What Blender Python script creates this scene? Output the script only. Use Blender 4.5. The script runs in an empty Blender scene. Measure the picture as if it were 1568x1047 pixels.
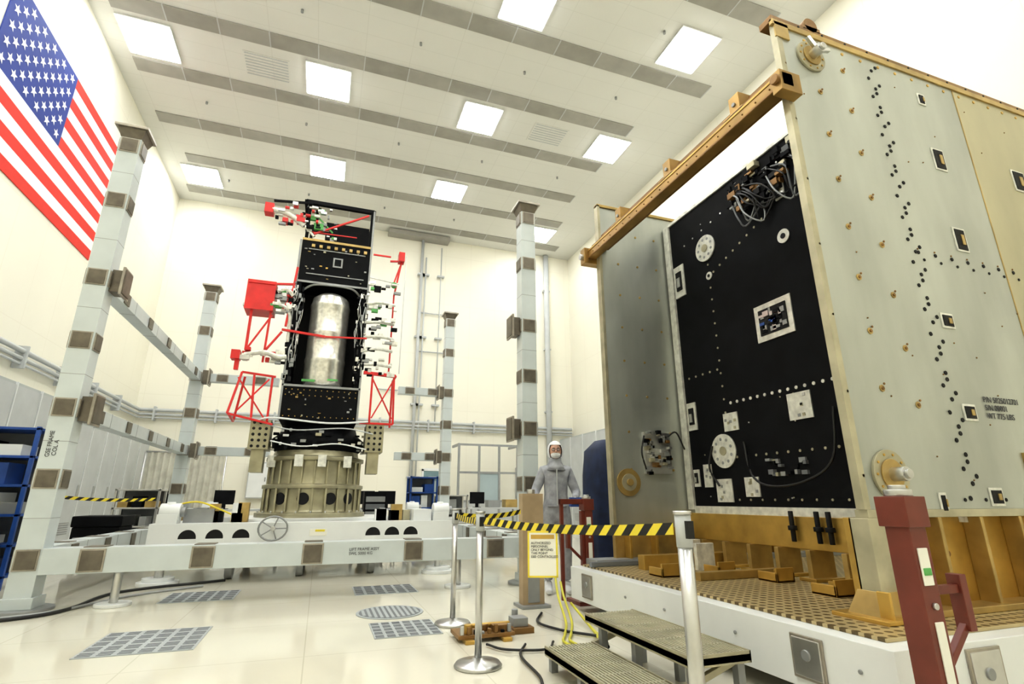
import bpy, bmesh, math, random
from mathutils import Vector, Matrix
random.seed(7)
R=random.random
def U(a,b): return a+(b-a)*random.random()
scene=bpy.context.scene
try:
    scene.view_settings.view_transform='Standard'
    scene.view_settings.look='Medium High Contrast'
except Exception: pass

# ---------------------------------------------------------------- materials
def M(name,col,rough=.5,metal=0.,var=.06,scale=6.,emit=None,alpha=None,bump=0.,coat=0.,stretch=None):
    m=bpy.data.materials.new(name); m.use_nodes=True
    nt=m.node_tree; p=nt.nodes['Principled BSDF']
    p.inputs['Roughness'].default_value=rough
    p.inputs['Metallic'].default_value=metal
    if coat: p.inputs['Coat Weight'].default_value=coat
    tc=nt.nodes.new('ShaderNodeTexCoord')
    n=nt.nodes.new('ShaderNodeTexNoise'); n.inputs['Scale'].default_value=scale; n.inputs['Detail'].default_value=3
    if stretch:
        mp=nt.nodes.new('ShaderNodeMapping'); mp.inputs['Scale'].default_value=stretch
        nt.links.new(tc.outputs['Object'],mp.inputs[0]); nt.links.new(mp.outputs[0],n.inputs['Vector'])
        n.inputs['Detail'].default_value=6
        rr=nt.nodes.new('ShaderNodeMapRange'); rr.inputs['To Min'].default_value=rough-.12; rr.inputs['To Max'].default_value=rough+.12
        nt.links.new(n.outputs['Fac'],rr.inputs['Value']); nt.links.new(rr.outputs[0],p.inputs['Roughness'])
    else: nt.links.new(tc.outputs['Object'],n.inputs['Vector'])
    r=nt.nodes.new('ShaderNodeMapRange'); r.inputs['From Min'].default_value=.3; r.inputs['From Max'].default_value=.7
    r.inputs['To Min'].default_value=1-var; r.inputs['To Max'].default_value=1+var
    nt.links.new(n.outputs['Fac'],r.inputs['Value'])
    mx=nt.nodes.new('ShaderNodeVectorMath'); mx.operation='SCALE'
    mx.inputs[0].default_value=col[:3]
    nt.links.new(r.outputs[0],mx.inputs['Scale'])
    nt.links.new(mx.outputs[0],p.inputs['Base Color'])
    if bump:
        b=nt.nodes.new('ShaderNodeBump'); b.inputs['Strength'].default_value=bump
        nt.links.new(n.outputs['Fac'],b.inputs['Height']); nt.links.new(b.outputs[0],p.inputs['Normal'])
    if emit:
        p.inputs['Emission Color'].default_value=(*emit[0],1); p.inputs['Emission Strength'].default_value=emit[1]
    if alpha is not None: p.inputs['Alpha'].default_value=alpha
    return m
def tiled(name,col,line,rough,w,h,mort,mode,var=.03,bump=0):
    m=M(name,col,rough,0,var,.35); nt=m.node_tree; p=nt.nodes['Principled BSDF']
    src=p.inputs['Base Color'].links[0].from_socket
    tc=nt.nodes.new('ShaderNodeTexCoord'); sp=nt.nodes.new('ShaderNodeSeparateXYZ'); nt.links.new(tc.outputs['Object'],sp.inputs[0])
    cb=nt.nodes.new('ShaderNodeCombineXYZ')
    if mode=='xy':
        nt.links.new(sp.outputs[0],cb.inputs[0]); nt.links.new(sp.outputs[1],cb.inputs[1])
    else:
        ad=nt.nodes.new('ShaderNodeMath'); ad.operation='ADD'
        nt.links.new(sp.outputs[0],ad.inputs[0]); nt.links.new(sp.outputs[1],ad.inputs[1])
        nt.links.new(ad.outputs[0],cb.inputs[0]); nt.links.new(sp.outputs[2],cb.inputs[1])
    br=nt.nodes.new('ShaderNodeTexBrick'); br.offset=0; br.inputs['Scale'].default_value=1
    br.inputs['Brick Width'].default_value=w; br.inputs['Row Height'].default_value=h
    br.inputs['Mortar Size'].default_value=mort; br.inputs['Mortar Smooth'].default_value=.3
    nt.links.new(cb.outputs[0],br.inputs['Vector'])
    mix=nt.nodes.new('ShaderNodeMix'); mix.data_type='RGBA'
    nt.links.new(br.outputs['Fac'],mix.inputs[0]); nt.links.new(src,mix.inputs[6]); mix.inputs[7].default_value=(*line,1)
    nt.links.new(mix.outputs[2],p.inputs['Base Color'])
    return m
def dotted(name,col,dot,pitch,thr,rough,metal):
    m=M(name,col,rough,metal,.1,3); nt=m.node_tree; p=nt.nodes['Principled BSDF']
    src=p.inputs['Base Color'].links[0].from_socket
    tc=nt.nodes.new('ShaderNodeTexCoord')
    v=nt.nodes.new('ShaderNodeTexVoronoi'); v.inputs['Randomness'].default_value=0; v.inputs['Scale'].default_value=1/pitch
    v.voronoi_dimensions='2D'
    nt.links.new(tc.outputs['Object'],v.inputs['Vector'])
    lt=nt.nodes.new('ShaderNodeMath'); lt.operation='LESS_THAN'; lt.inputs[1].default_value=thr
    nt.links.new(v.outputs['Distance'],lt.inputs[0])
    mix=nt.nodes.new('ShaderNodeMix'); mix.data_type='RGBA'
    nt.links.new(lt.outputs[0],mix.inputs[0]); nt.links.new(src,mix.inputs[6]); mix.inputs[7].default_value=(*dot,1)
    nt.links.new(mix.outputs[2],p.inputs['Base Color'])
    return m

WALL=tiled('wall_paint',(.88,.855,.735),(.83,.80,.68),.55,1.22,2.44,.010,'wall')
CEIL=tiled('ceiling_tile',(.72,.72,.68),(.66,.66,.62),.7,1.22,.61,.008,'xy')
FLOOR=tiled('floor_epoxy',(.72,.69,.575),(.61,.58,.47),.09,1.2,1.2,.006,'xy',.05)
VENT=M('vent_grey',(.34,.33,.295),.6,0,.08,2)
VENTL=M('vent_grey_light',(.38,.37,.335),.6,0,.08,2)
WHITE=M('white_paint',(.80,.82,.81),.3,0,.03,3)
COLW=M('column_enamel',(.60,.65,.65),.28,0,.05,3)
PLATE=M('joint_plate',(.17,.15,.12),.40,.5,.2,8)
PLATEB=M('joint_plate_rim',(.38,.35,.30),.38,.6,.2,8)
ALU=M('aluminium_skin',(.47,.49,.455),.42,.65,.20,1.6,stretch=(1,1,.30))
ALU2=M('aluminium_skin_gold_tint',(.50,.47,.33),.42,.65,.14,1.8,stretch=(1,1,.35))
STEEL=M('steel',(.60,.60,.59),.28,.9,.08,8)
GREY=M('grey_metal',(.33,.34,.34),.45,.4,.08,5)
SLOT=M('slot_dark',(.17,.18,.19),.6,0,.08,5)
LGREY=M('light_grey',(.52,.54,.54),.5,0,.06,2)
LOCKG=M('grille_frame',(.42,.45,.46),.45,.2,.06,2)
GOLD=M('gold_anodised',(.55,.36,.10),.35,.6,.2,4)
TAN=M('tan_alloy',(.46,.33,.13),.38,.6,.2,5)
BRONZE=M('bronze_rail',(.26,.145,.05),.42,.4,.25,5)
RAILG=M('bronze_gold_rail',(.38,.24,.085),.36,.6,.3,3)
CREAMM=M('khaki_alloy',(.46,.43,.31),.38,.5,.18,5)
RINGM=M('adapter_ring_alloy',(.38,.355,.245),.36,.55,.2,4)
BLACK=M('black_panel',(.005,.0055,.007),.7,0,.3,5)
BLACK.node_tree.nodes['Principled BSDF'].inputs['Specular IOR Level'].default_value=.2
DBLACK=M('dark_void',(.004,.004,.005),.7,0,.2,5)
RED=M('red_gse_paint',(.70,.03,.028),.35,0,.12,5)
GREEN=M('green_tag',(.12,.42,.12),.5,0,.2,8)
SILVER=M('silver_foil',(.80,.79,.74),.25,.75,.22,14,bump=.6)
FOILW=M('white_foil',(.72,.72,.66),.35,.25,.2,14,bump=.5)
MAROON=M('maroon_paint',(.17,.04,.026),.35,0,.18,5)
NAVY=M('navy_cloth',(.010,.02,.06),.7,0,.3,6,bump=.3)
BLUE=M('blue_paint',(.02,.08,.32),.4,0,.15,5)
YEL=M('tape_yellow',(.83,.68,.06),.45,0,.06,6)
BLK=M('tape_black',(.015,.015,.015),.5,0,.1,6)
HOSE=M('yellow_hose',(.58,.54,.06),.45,0,.1,6)
WOOD=M('tan_board',(.42,.32,.20),.6,0,.15,4)
PAPER=M('sign_paper',(.86,.85,.76),.6,0,.02,4)
INK=M('ink',(.05,.05,.06),.6,0,.02,4)
FRED=M('flag_red',(.74,.045,.03),.75,0,.05,2)
FWHITE=M('flag_white',(.85,.85,.86),.75,0,.03,2)
FBLUE=M('flag_blue',(.03,.055,.27),.75,0,.06,2)
GLASS=M('window_glass',(.38,.46,.48),.1,0,.1,1)
SUIT=M('cleanroom_suit',(.34,.35,.38),.7,0,.2,14,bump=.6)
SUITW=M('shoe_cover',(.74,.75,.76),.6,0,.06,10)
SKIN=M('skin',(.58,.34,.25),.5,0,.05,10)
GLOVE=M('glove',(.66,.62,.56),.5,0,.05,10)
DECK=dotted('perforated_deck',(.52,.42,.23),(.14,.10,.045),.075,.30,.40,.4)
LOCK=M('locker_paint',(.46,.49,.49),.35,.2,.06,1)
TREAD=M('stair_tread',(.42,.40,.29),.5,.3,.15,8)
LAMP=M('lamp_diffuser',(.95,.95,.95),.5,0,.0,1,emit=((.97,.985,1.0),24.))

# ---------------------------------------------------------------- mesh builder
class B:
    def __init__(s,name): s.name=name; s.bm=bmesh.new(); s.m=[]
    def i(s,mat):
        if mat not in s.m: s.m.append(mat)
        return s.m.index(mat)
    def verts(s,vs,fs,mat,smooth=False):
        V=[s.bm.verts.new(v) for v in vs]; k=s.i(mat)
        for f in fs:
            try:
                F=s.bm.faces.new([V[j] for j in f]); F.material_index=k; F.smooth=smooth
            except ValueError: pass
    def hexa(s,c,mat):
        s.verts(c,[(0,3,2,1),(4,5,6,7),(0,1,5,4),(1,2,6,5),(2,3,7,6),(3,0,4,7)],mat)
    def box(s,x0,x1,y0,y1,z0,z1,mat):
        s.hexa([(x0,y0,z0),(x1,y0,z0),(x1,y1,z0),(x0,y1,z0),(x0,y0,z1),(x1,y0,z1),(x1,y1,z1),(x0,y1,z1)],mat)
    def cb(s,c,d,mat): s.box(c[0]-d[0]/2,c[0]+d[0]/2,c[1]-d[1]/2,c[1]+d[1]/2,c[2]-d[2]/2,c[2]+d[2]/2,mat)
    def basis(s,p0,p1):
        z=(Vector(p1)-Vector(p0)); L=z.length; z.normalize()
        up=Vector((0,0,1)) if abs(z.z)<.95 else Vector((0,1,0))
        x=up.cross(z).normalized(); y=z.cross(x); return x,y,z,L
    def bar(s,p0,p1,w,mat,h=None):
        h=h or w; x,y,z,L=s.basis(p0,p1); a=Vector(p0); b=Vector(p1)
        c=[]
        for q in (a,b):
            for sx,sy in ((-1,-1),(1,-1),(1,1),(-1,1)): c.append(q+x*sx*w/2+y*sy*h/2)
        s.hexa(c,mat)
    def cyl(s,p0,p1,r,mat,r2=None,n=20,caps=True):
        r2=r if r2 is None else r2
        x,y,z,L=s.basis(p0,p1); a=Vector(p0); b=Vector(p1); k=s.i(mat)
        A=[];C=[]
        for j in range(n):
            t=2*math.pi*j/n; d=x*math.cos(t)+y*math.sin(t)
            A.append(s.bm.verts.new(a+d*r)); C.append(s.bm.verts.new(b+d*r2))
        for j in range(n):
            F=s.bm.faces.new((A[j],A[(j+1)%n],C[(j+1)%n],C[j])); F.material_index=k; F.smooth=True
        if caps:
            F=s.bm.faces.new(A[::-1]); F.material_index=k
            F=s.bm.faces.new(C); F.material_index=k
    def lathe(s,prof,c,mat,n=32,axis='z'):
        k=s.i(mat); rings=[]
        for r,z in prof:
            ring=[]
            for j in range(n):
                t=2*math.pi*j/n
                ring.append(s.bm.verts.new((c[0]+r*math.cos(t),c[1]+r*math.sin(t),c[2]+z)))
            rings.append(ring)
        for a,b in zip(rings,rings[1:]):
            for j in range(n):
                F=s.bm.faces.new((a[j],a[(j+1)%n],b[(j+1)%n],b[j])); F.material_index=k; F.smooth=True
        for ring in (rings[0][::-1],rings[-1]):
            F=s.bm.faces.new(ring); F.material_index=k
    def tube(s,pts,r,mat,n=8,sub=6):
        P=[Vector(p) for p in pts]; Q=[]
        if len(P)>2:
            E=[P[0]*2-P[1]]+P+[P[-1]*2-P[-2]]
            for i in range(1,len(E)-2):
                for k in range(sub):
                    t=k/sub; a,b,c,d=E[i-1:i+3]
                    Q.append(.5*((2*b)+(c-a)*t+(2*a-5*b+4*c-d)*t*t+(3*b-a-3*c+d)*t**3))
            Q.append(P[-1])
        else: Q=P
        k=s.i(mat); rings=[]
        for i,q in enumerate(Q):
            a=Q[max(0,i-1)]; b=Q[min(len(Q)-1,i+1)]
            if (b-a).length<1e-6: continue
            x,y,z,L=s.basis(a,b)
            rings.append([s.bm.verts.new(q+(x*math.cos(2*math.pi*j/n)+y*math.sin(2*math.pi*j/n))*r) for j in range(n)])
        for a,b in zip(rings,rings[1:]):
            for j in range(n):
                F=s.bm.faces.new((a[j],a[(j+1)%n],b[(j+1)%n],b[j])); F.material_index=k; F.smooth=True
    def ball(s,c,r,mat,sc=(1,1,1),n=16):
        k=s.i(mat)
        res=bmesh.ops.create_uvsphere(s.bm,u_segments=n,v_segments=n//2,radius=r,matrix=Matrix.Translation(c)@Matrix.Diagonal((*sc,1)))
        for v in res['verts']:
            for f in v.link_faces: f.material_index=k; f.smooth=True
    def done(s,parent=None,bevel=0,loc=None):
        me=bpy.data.meshes.new(s.name); 
        bmesh.ops.recalc_face_normals(s.bm,faces=s.bm.faces)
        s.bm.to_mesh(me); s.bm.free()
        for m in s.m: me.materials.append(m)
        o=bpy.data.objects.new(s.name,me); scene.collection.objects.link(o)
        if loc: o.location=loc
        if bevel:
            b=o.modifiers.new('bevel','BEVEL'); b.width=bevel; b.segments=2; b.limit_method='ANGLE'; b.angle_limit=math.radians(50)
        if parent: o.parent=parent
        return o
def empty(name,loc=(0,0,0)):
    o=bpy.data.objects.new(name,None); scene.collection.objects.link(o); o.location=loc; o.empty_display_size=.2; return o
def text(name,body,size,loc,rot,mat,parent,ext=.001):
    c=bpy.data.curves.new(name,'FONT'); c.body=body; c.size=size; c.extrude=ext; c.space_line=1.0
    o=bpy.data.objects.new(name,c); scene.collection.objects.link(o); o.location=loc; o.rotation_euler=rot
    c.materials.append(mat); o.parent=parent; return o

# ---------------------------------------------------------------- room
XL,XR,YB,YF,ZC=-6.62,10.9,22.3,-6.,13.
b=B('floor'); b.box(XL-.2,XR+.2,YF-.2,YB+.2,-.2,0,FLOOR); b.done()
b=B('ceiling'); b.box(XL-.2,XR+.2,YF-.2,YB+.2,ZC,ZC+.2,CEIL); b.done()
b=B('wall_left'); b.box(XL-.2,XL,YF,YB,0,ZC,WALL); b.done()
b=B('wall_right'); b.box(XR,XR+.2,YF,YB,0,ZC,WALL); b.done()
b=B('wall_back'); b.box(XL,XR,YB,YB+.2,0,ZC,WALL); b.done()
b=B('wall_front'); b.box(XL,XR,YF-.2,YF,0,ZC,WALL); b.done()
b=B('baseboard_back'); b.box(XL,XR,YB-.02,YB,0,.15,LGREY); b.done()
b=B('baseboard_left'); b.box(XL,XL+.02,YF,YB-.02,0,.15,LGREY); b.done()
b=B('baseboard_right'); b.box(XR-.02,XR,YF,YB-.02,0,.15,LGREY); b.done()
b=B('ceiling_vent_strips')
for y,xs,xe in ((2.4,.5,0),(4.4,.5,0),(7.7,.5,0),(10.3,.5,0),(12.62,.5,1.2),(14.75,.5,1.6),(17.0,.5,1.2),(19.1,.9,1.6),(21.3,.5,.6)):
    x=XL+xs; k=0
    while x<XR-1.2-xe:
        b.box(x,x+1.2,y-.25,y+.25,ZC-.03,ZC,VENT if k%2 else VENTL); b.box(x+1.2,x+1.23,y-.25,y+.25,ZC-.035,ZC,LGREY)
        x+=1.23; k+=1
b.done()
b=B('ceiling_return_grille')
for cx,cy in ((-2.6,13.7),(6.1,13.7)):
    b.box(cx-.6,cx+.6,cy-.45,cy+.45,ZC-.02,ZC,CEIL)
    for i in range(8): b.box(cx-.56,cx+.56,cy-.42+i*.11,cy-.38+i*.11,ZC-.028,ZC-.02,LGREY)
b.done()
b=B('ceiling_sprinkler_heads')
for y in (8.9,11.4,15.8,20.2):
    for x in (-4.5,-1.6,1.4,4.4,7.4):
        b.cyl((x,y,ZC-.08),(x,y,ZC),.035,GREY,n=10)
b.done()
lights=[(-5.49,13.68),(-.94,13.68),(3.7,13.68),(8.35,13.68),(3.72,9.3),(8.36,9.2),(-.9,9.3),(-5.5,9.3),
 (-.9,18.1),(3.7,18.1),(8.46,20.2),(-5.4,20.2),
 (-5.4,5.9),(-.9,5.9),(3.7,5.9),(8.4,5.9),(-5.4,-.5),(-.9,-.5),(3.7,-.5),(8.4,-.5),(-3,-4.4),(1.5,-4.4),(6,-4.4)]
for x,y in lights:
    b=B('ceiling_light'); s=.62
    b.box(x-s,x+s,y-s-.03,y+s+.03,ZC-.05,ZC-.01,WHITE)
    b.box(x-s+.04,x+s-.04,y-s+.02,y+s-.02,ZC-.07,ZC-.045,LAMP)
    b.done()
b=B('pipe_run')
for z,r in ((4.28,.06),(4.12,.045),(4.0,.03)):
    b.tube([(XL+.15,YF+.2,z),(XL+.15,YB-.15,z)],r,LGREY); b.tube([(XL+.15,YB-.15,z),(XR-.15,YB-.15,z)],r,LGREY)
for y in range(-4,22,2): b.box(XL+.01,XL+.24,y,y+.06,3.9,4.4,LGREY)
for x in range(-6,10,2): b.box(x,x+.06,YB-.24,YB-.01,3.9,4.4,LGREY)
for x,z0,z1,r in ((3.4,0,12.95,.07),(3.6,0,11.9,.03),(4.3,4.2,12.5,.025),(9.6,0,12.95,.13)):
    b.cyl((x,YB-.16,z0),(x,YB-.16,z1),r,LGREY,n=12)
    for z in (2,5,8,11): b.box(x-.16,x+.16,YB-.22,YB-.01,z,z+.07,LGREY)
for z,x0,x1 in ((5.6,1.8,4.2),(7.4,3.4,4.6),(9.2,3.4,5.0)): b.cyl((x0,YB-.1,z),(x1,YB-.1,z),.03,LGREY,n=8)
b.done()
b=B('trim_1'); b.box(1.8,4.6,YB-.5,YB-.01,12.75,ZC-.04,VENTL); b.done()

def lockers(name,x,dx,y0,y1,h,step):
    b=B(name); s=1 if dx>0 else -1
    b.box(min(x,x+dx),max(x,x+dx),y0,y1,.05,h,LOCK)
    y=y0; f=x+dx
    while y<y1-.01:
        b.box(min(f,f+.03*s),max(f,f+.03*s),y+.03,y+step-.03,.15,h-.06,LGREY)
        b.box(min(f,f+.04*s),max(f,f+.04*s),y+.0,y+.025,.1,h,WHITE)
        b.box(min(f+.03*s,f+.07*s),max(f+.03*s,f+.07*s),y+step-.2,y+step-.16,1.2,1.5,STEEL)
        for k in range(6): b.box(min(f+.03*s,f+.035*s),max(f+.03*s,f+.035*s),y+.2,y+step-.2,.35+k*.05,.37+k*.05,GREY)
        y+=step
    b.box(min(x,f),max(x,f),y0,y1,0,.05,GREY)
    return b.done()
lockers('locker_bank',XL+.03,.8,9.6,21.6,3.35,1.0)
lockers('locker_bank',XR-.03,-.9,8.0,21.8,3.75,1.15)

# ---------------------------------------------------------------- flag
b=B('american_flag'); y0,y1,z0,z1=10.6,16.15,7.42,11.05; H=z1-z0; yc=13.38; zc=z1-H*7/13; fx=XL+.005
for i in range(13):
    a=z1-H*(i+1)/13; c=z1-H*i/13
    b.box(fx,fx+.02,y0 if i>6 else yc,y1,a,c,FRED if i%2==0 else FWHITE)
b.box(fx,fx+.02,y0,yc,zc,z1,FBLUE)
for r in range(9):
    n=6 if r%2==0 else 5
    for c in range(n):
        cy=y0+(yc-y0)*(2*c+1+(r%2))/12; cz=z1-(z1-zc)*(r+1)/10
        P=[]
        for k in range(10):
            rr=.125 if k%2==0 else .052; t=math.pi/2+k*math.pi/5
            P.append((fx+.026,cy+rr*math.cos(t),cz+rr*math.sin(t)))
        P.append((fx+.026,cy,cz))
        b.verts(P,[(10,k,(k+1)%10) for k in range(10)],FWHITE)
b.done()

# ---------------------------------------------------------------- assembly frame
FX,FY0,FY1,FH=2.95,7.66,13.6,6.16
b=B('assembly_frame'); w=.125
PZ=(.52,1.38,2.2,3.03,3.87,4.98)
def jp(cx,cy,cz,ax,sg,s=.094):
    d=w
    for ss,th,mt in ((s+.016,.012,PLATEB),(s,.02,PLATE)):
        if ax=='x': b.cb((cx+sg*(d+th/2),cy,cz),(th,2*ss,2*ss),mt)
        elif ax=='y': b.cb((cx,cy+sg*(d+th/2),cz),(2*ss,th,2*ss),mt)
for cx in (-FX,FX):
    for cy in (FY0,FY1):
        b.box(cx-w,cx+w,cy-w,cy+w,.12,FH-.2,COLW)
        b.box(cx-w-.03,cx+w+.03,cy-w-.03,cy+w+.03,.03,.14,COLW)
        b.cyl((cx,cy,0),(cx,cy,.03),.30,GREY,n=28)
        for z in PZ+(5.84,):
            for ax in 'xy':
                for sg in (-1,1): jp(cx,cy,z,ax,sg)
        for z in (.95,1.8,2.6,3.45,4.4,5.4): b.box(cx-w-.002,cx+w+.002,cy-w-.002,cy+w+.002,z,z+.008,GREY)
        z=FH-.2
        b.hexa([(cx-w,cy-w,z),(cx+w,cy-w,z),(cx+w,cy+w,z),(cx-w,cy+w,z)]+[(cx-.17,cy-.17,z+.13),(cx+.17,cy-.17,z+.13),(cx+.17,cy+.17,z+.13),(cx-.17,cy+.17,z+.13)],PLATE)
        b.box(cx-.2,cx+.2,cy-.2,cy+.2,z+.13,z+.17,PLATEB)
        sg=1 if cx<0 else -1
        for z in (2.2,3.87):
            yy=cy+(.06 if cy==FY0 else -.06)
            b.cb((cx+sg*.19,yy,z),(.13,.22,.30),PLATE)
            b.cb((cx+sg*.26,yy,z),(.03,.30,.38),PLATEB); b.cb((cx+sg*.27,yy,z),(.03,.25,.33),PLATE)
def beamY(cx,y0,y1,z,s=.095,n=5):
    b.box(cx-s,cx+s,y0,y1,z-s,z+s,COLW)
    for i in range(n):
        y=y0+(y1-y0)*(i+.5)/n
        for sg in (-1,1): b.cb((cx+sg*(s+.008),y,z),(.018,.2,s*1.7),PLATE)
        b.cb((cx,y,z+s+.004),(s*1.7,.2,.012),PLATE)
        b.box(cx-s-.003,cx+s+.003,y+.4,y+.41,z-s-.003,z+s+.003,GREY)
def beamX(cy,x0,x1,z,s=.095,n=5,pl=None):
    b.box(x0,x1,cy-s,cy+s,z-s,z+s,COLW)
    for x in (pl or [x0+(x1-x0)*(i+.5)/n for i in range(n)]):
        for sg in (-1,1):
            b.cb((x,cy+sg*(s+.006),z),(.25,.012,s*1.8),PLATEB); b.cb((x,cy+sg*(s+.012),z),(.21,.012,s*1.55),PLATE)
        b.cb((x,cy,z+s+.004),(.22,s*1.7,.012),PLATE)
for z in (2.2,3.87):
    beamY(-FX,FY0+w,FY1-w,z)
    beamX(FY1,-FX+w,-FX+1.75,z,n=2)
    beamX(FY1,FX-1.3,FX-w,z,n=2)
beamY(-FX,FY0+w,FY1-w,.52,.13); beamY(FX,FY0+w,FY1-w,.52,.13)
beamX(FY1,-FX+w,FX-w,.52,.13)
beamX(FY0,-FX+w,FX-w,.5,.135,pl=(-2.35,-1.25,-.02,1.25,2.4))
for x in (-2.1,1.9):
    b.cyl((x,FY0,.03),(x,FY0,.36),.045,STEEL,n=12); b.cyl((x,FY0,0),(x,FY0,.035),.18,WHITE,n=24)
frame=b.done(bevel=.006)
text('label','LIFT FRAME ASSY\nSWL 5000 KG',.05,(.42,FY0-.138,.52),(math.pi/2,0,0),INK,frame)
text('label','GSE FRAME\n COL A',.06,(-2.98,FY0-.128,1.62),(math.pi/2,-math.pi/2,0),INK,frame)
b=B('floor_cable')
b.tube([(-3.9,6.6,.02),(-3.3,6.9,.02),(-2.7,7.1,.02),(-2.45,7.5,.02),(-2.3,8.6,.02),(-1.2,9.3,.02)],.018,BLK)
b.tube([(-4.5,7.4,.02),(-3.4,7.1,.02),(-2.6,7.3,.02),(-2.1,8.2,.02),(-1.4,8.8,.02)],.015,GREY)
b.done()

# ---------------------------------------------------------------- satellite dolly
b=B('satellite_dolly'); y0,y1=9.1,12.4
for ya in (y0,y1-.3): 
    b.box(-2.25,2.15,ya,ya+.3,.52,.82,WHITE)
for xa in (-2.25,-.95,.65,1.85): b.box(xa,xa+.3,y0+.3,y1-.3,.55,.80,WHITE)
b.box(-1.3,1.1,9.6,11.9,.80,.86,WHITE)
for x in (-1.75,-1.4,-1.05,.85,1.15,1.45):
    b.cyl((x,y0-.004,.62),(x,y0+.02,.62),.115,DBLACK,n=24)
    b.box(x-.13,x+.13,y0-.006,y0,.53,.61,WHITE)
for x in (-2.05,1.95):
    for y in (y0+.15,y1-.15):
        b.box(x-.13,x+.13,y-.13,y+.13,.45,.95,WHITE); b.cyl((x,y,1.0),(x,y,1.12),.10,WHITE,r2=.05)
        b.cyl((x-.12,y,.98),(x+.14,y,.98),.12,WHITE,n=24); b.cyl((x+.14,y,.98),(x+.2,y,.98),.07,GREY,n=16)
        b.cyl((x,y,.05),(x,y,.45),.06,STEEL,n=14); b.cyl((x,y,0),(x,y,.05),.26,WHITE,n=28)
        b.cyl((x,y,.05),(x,y,.1),.2,WHITE,n=28)
for x in (-1.2,-.2,.9):
    b.box(x-.1,x+.1,y0+.05,y1-.05,.40,.52,GREY)
    for y in (y0+.5,y1-.5):
        b.cyl((x-.05,y,.17),(x+.05,y,.17),.17,GREY,n=20); b.box(x-.09,x+.09,y-.06,y+.06,.17,.42,TAN)
b.tube([(-2.0,9.6,.3),(-.5,9.5,.3),(.8,9.6,.3),(1.9,9.5,.3)],.03,STEEL)
b.box(-1.8,1.7,10.4,10.7,.30,.5,GREY); b.box(-1.9,1.8,11.2,11.5,.25,.5,SLOT)
for k in range(18):
    x=U(-1.8,1.6); b.box(x,x+U(.08,.3),9.8,10.2,U(.25,.4),.52,random.choice((GREY,SLOT,LGREY,CREAMM)))
n=24
pts=[(-.62+.2*math.cos(2*math.pi*k/n),y0-.09,.74+.17*math.sin(2*math.pi*k/n)) for k in range(n+1)]
b.tube(pts,.014,GREY,sub=1); 
for k in range(5):
    t=2*math.pi*k/5; b.cyl((-.62,y0-.09,.74),(-.62+.2*math.cos(t),y0-.09,.74+.17*math.sin(t)),.01,GREY,n=6)
b.cyl((-.62,y0-.12,.74),(-.62,y0+.01,.74),.035,STEEL,n=12)
b.box(-.1,.15,y0-.006,y0,.62,.72,PAPER); b.box(-.02,.12,y0-.01,y0-.006,.68,.71,YEL)
b.box(1.5,1.8,9.2,9.9,.82,1.0,WHITE); b.box(-1.9,-1.5,9.4,10.2,.82,1.02,GREY)
for k in range(16):
    x=random.choice((U(-1.8,-1.1),U(.8,1.6))); b.box(x,x+U(.08,.2),9.45,9.6,.82,U(.9,1.12),random.choice((GREY,BLACK,CREAMM,WHITE,TAN)))
b.tube([(-2.0,9.3,1.08),(-1.7,9.25,1.12),(-1.4,9.4,1.0),(-1.2,9.5,.9)],.012,YEL)
b.done(bevel=.01)

# ---------------------------------------------------------------- satellite
sat=empty('satellite',(0,0,0))
CX,CY=-.13,10.75
b=B('adapter_ring')
b.lathe([(.82,.86),(.95,.86),(.95,.93),(.84,.95),(.82,1.0),(.82,1.33),(.88,1.34),(.88,1.40),(.80,1.42),(.78,1.80),(.86,1.82),(.86,1.88),(.76,1.9),(.74,2.0)],(CX,CY,0),RINGM,n=48)
for k in range(24):
    t=2*math.pi*k/24; c,s=math.cos(t),math.sin(t)
    b.bar((CX+.84*c,CY+.84*s,.94),(CX+.84*c,CY+.84*s,1.36),.035,RINGM,.05)
    b.bar((CX+.80*c,CY+.80*s,1.4),(CX+.80*c,CY+.80*s,1.84),.03,RINGM,.05)
    b.cyl((CX+.9*c,CY+.9*s,.93),(CX+.9*c,CY+.9*s,.97),.016,STEEL,n=6)
for t in (-2.25,-1.2,-.75,-1.75):
    c,s=math.cos(t),math.sin(t)
    b.cyl((CX+.80*c,CY+.80*s,1.17),(CX+.835*c,CY+.835*s,1.17),.10,DBLACK,n=20)
for t in (-2.6,-1.9,-1.45,-.9):
    c,s=math.cos(t),math.sin(t); b.cb((CX+.86*c,CY+.86*s,1.8),(.14,.1,.2),FOILW)
b.done(sat,bevel=.004)
b=B('thrust_skirt')
b.lathe([(.72,1.98),(.80,2.05),(.82,2.22),(.70,2.32),(.66,2.45)],(CX,CY,0),BLACK,n=40)
for k in range(40):
    t=U(-3.1,0); c,s=math.cos(t),math.sin(t); z=U(2.0,2.35)
    b.cb((CX+.82*c,CY+.82*s,z),(U(.03,.10),.06,U(.02,.06)),random.choice((STEEL,GREY,BLACK,CREAMM,BLACK,WHITE)))
for x0,x1 in ((-1.25,-.93),(.68,1.0)):
    b.box(x0,x1,10.0,10.5,1.98,2.48,RINGM)
    for i in range(3):
        for j in range(5): b.cyl((x0+.06+.1*i,9.99,2.03+.1*j),(x0+.06+.1*i,10.01,2.03+.1*j),.025,DBLACK,n=10)
    b.box(x0+.06,x1-.06,10.05,10.4,1.6,1.98,RINGM)
b.tube([(-1.15,10.0,2.46),(-.9,9.95,2.52),(0,9.92,2.46),(.7,9.95,2.52)],.017,WHITE)
b.tube([(-1.0,10.0,2.40),(-.5,9.93,2.32),(0.3,9.93,2.38),(.8,9.95,2.30)],.012,LGREY)
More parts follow.
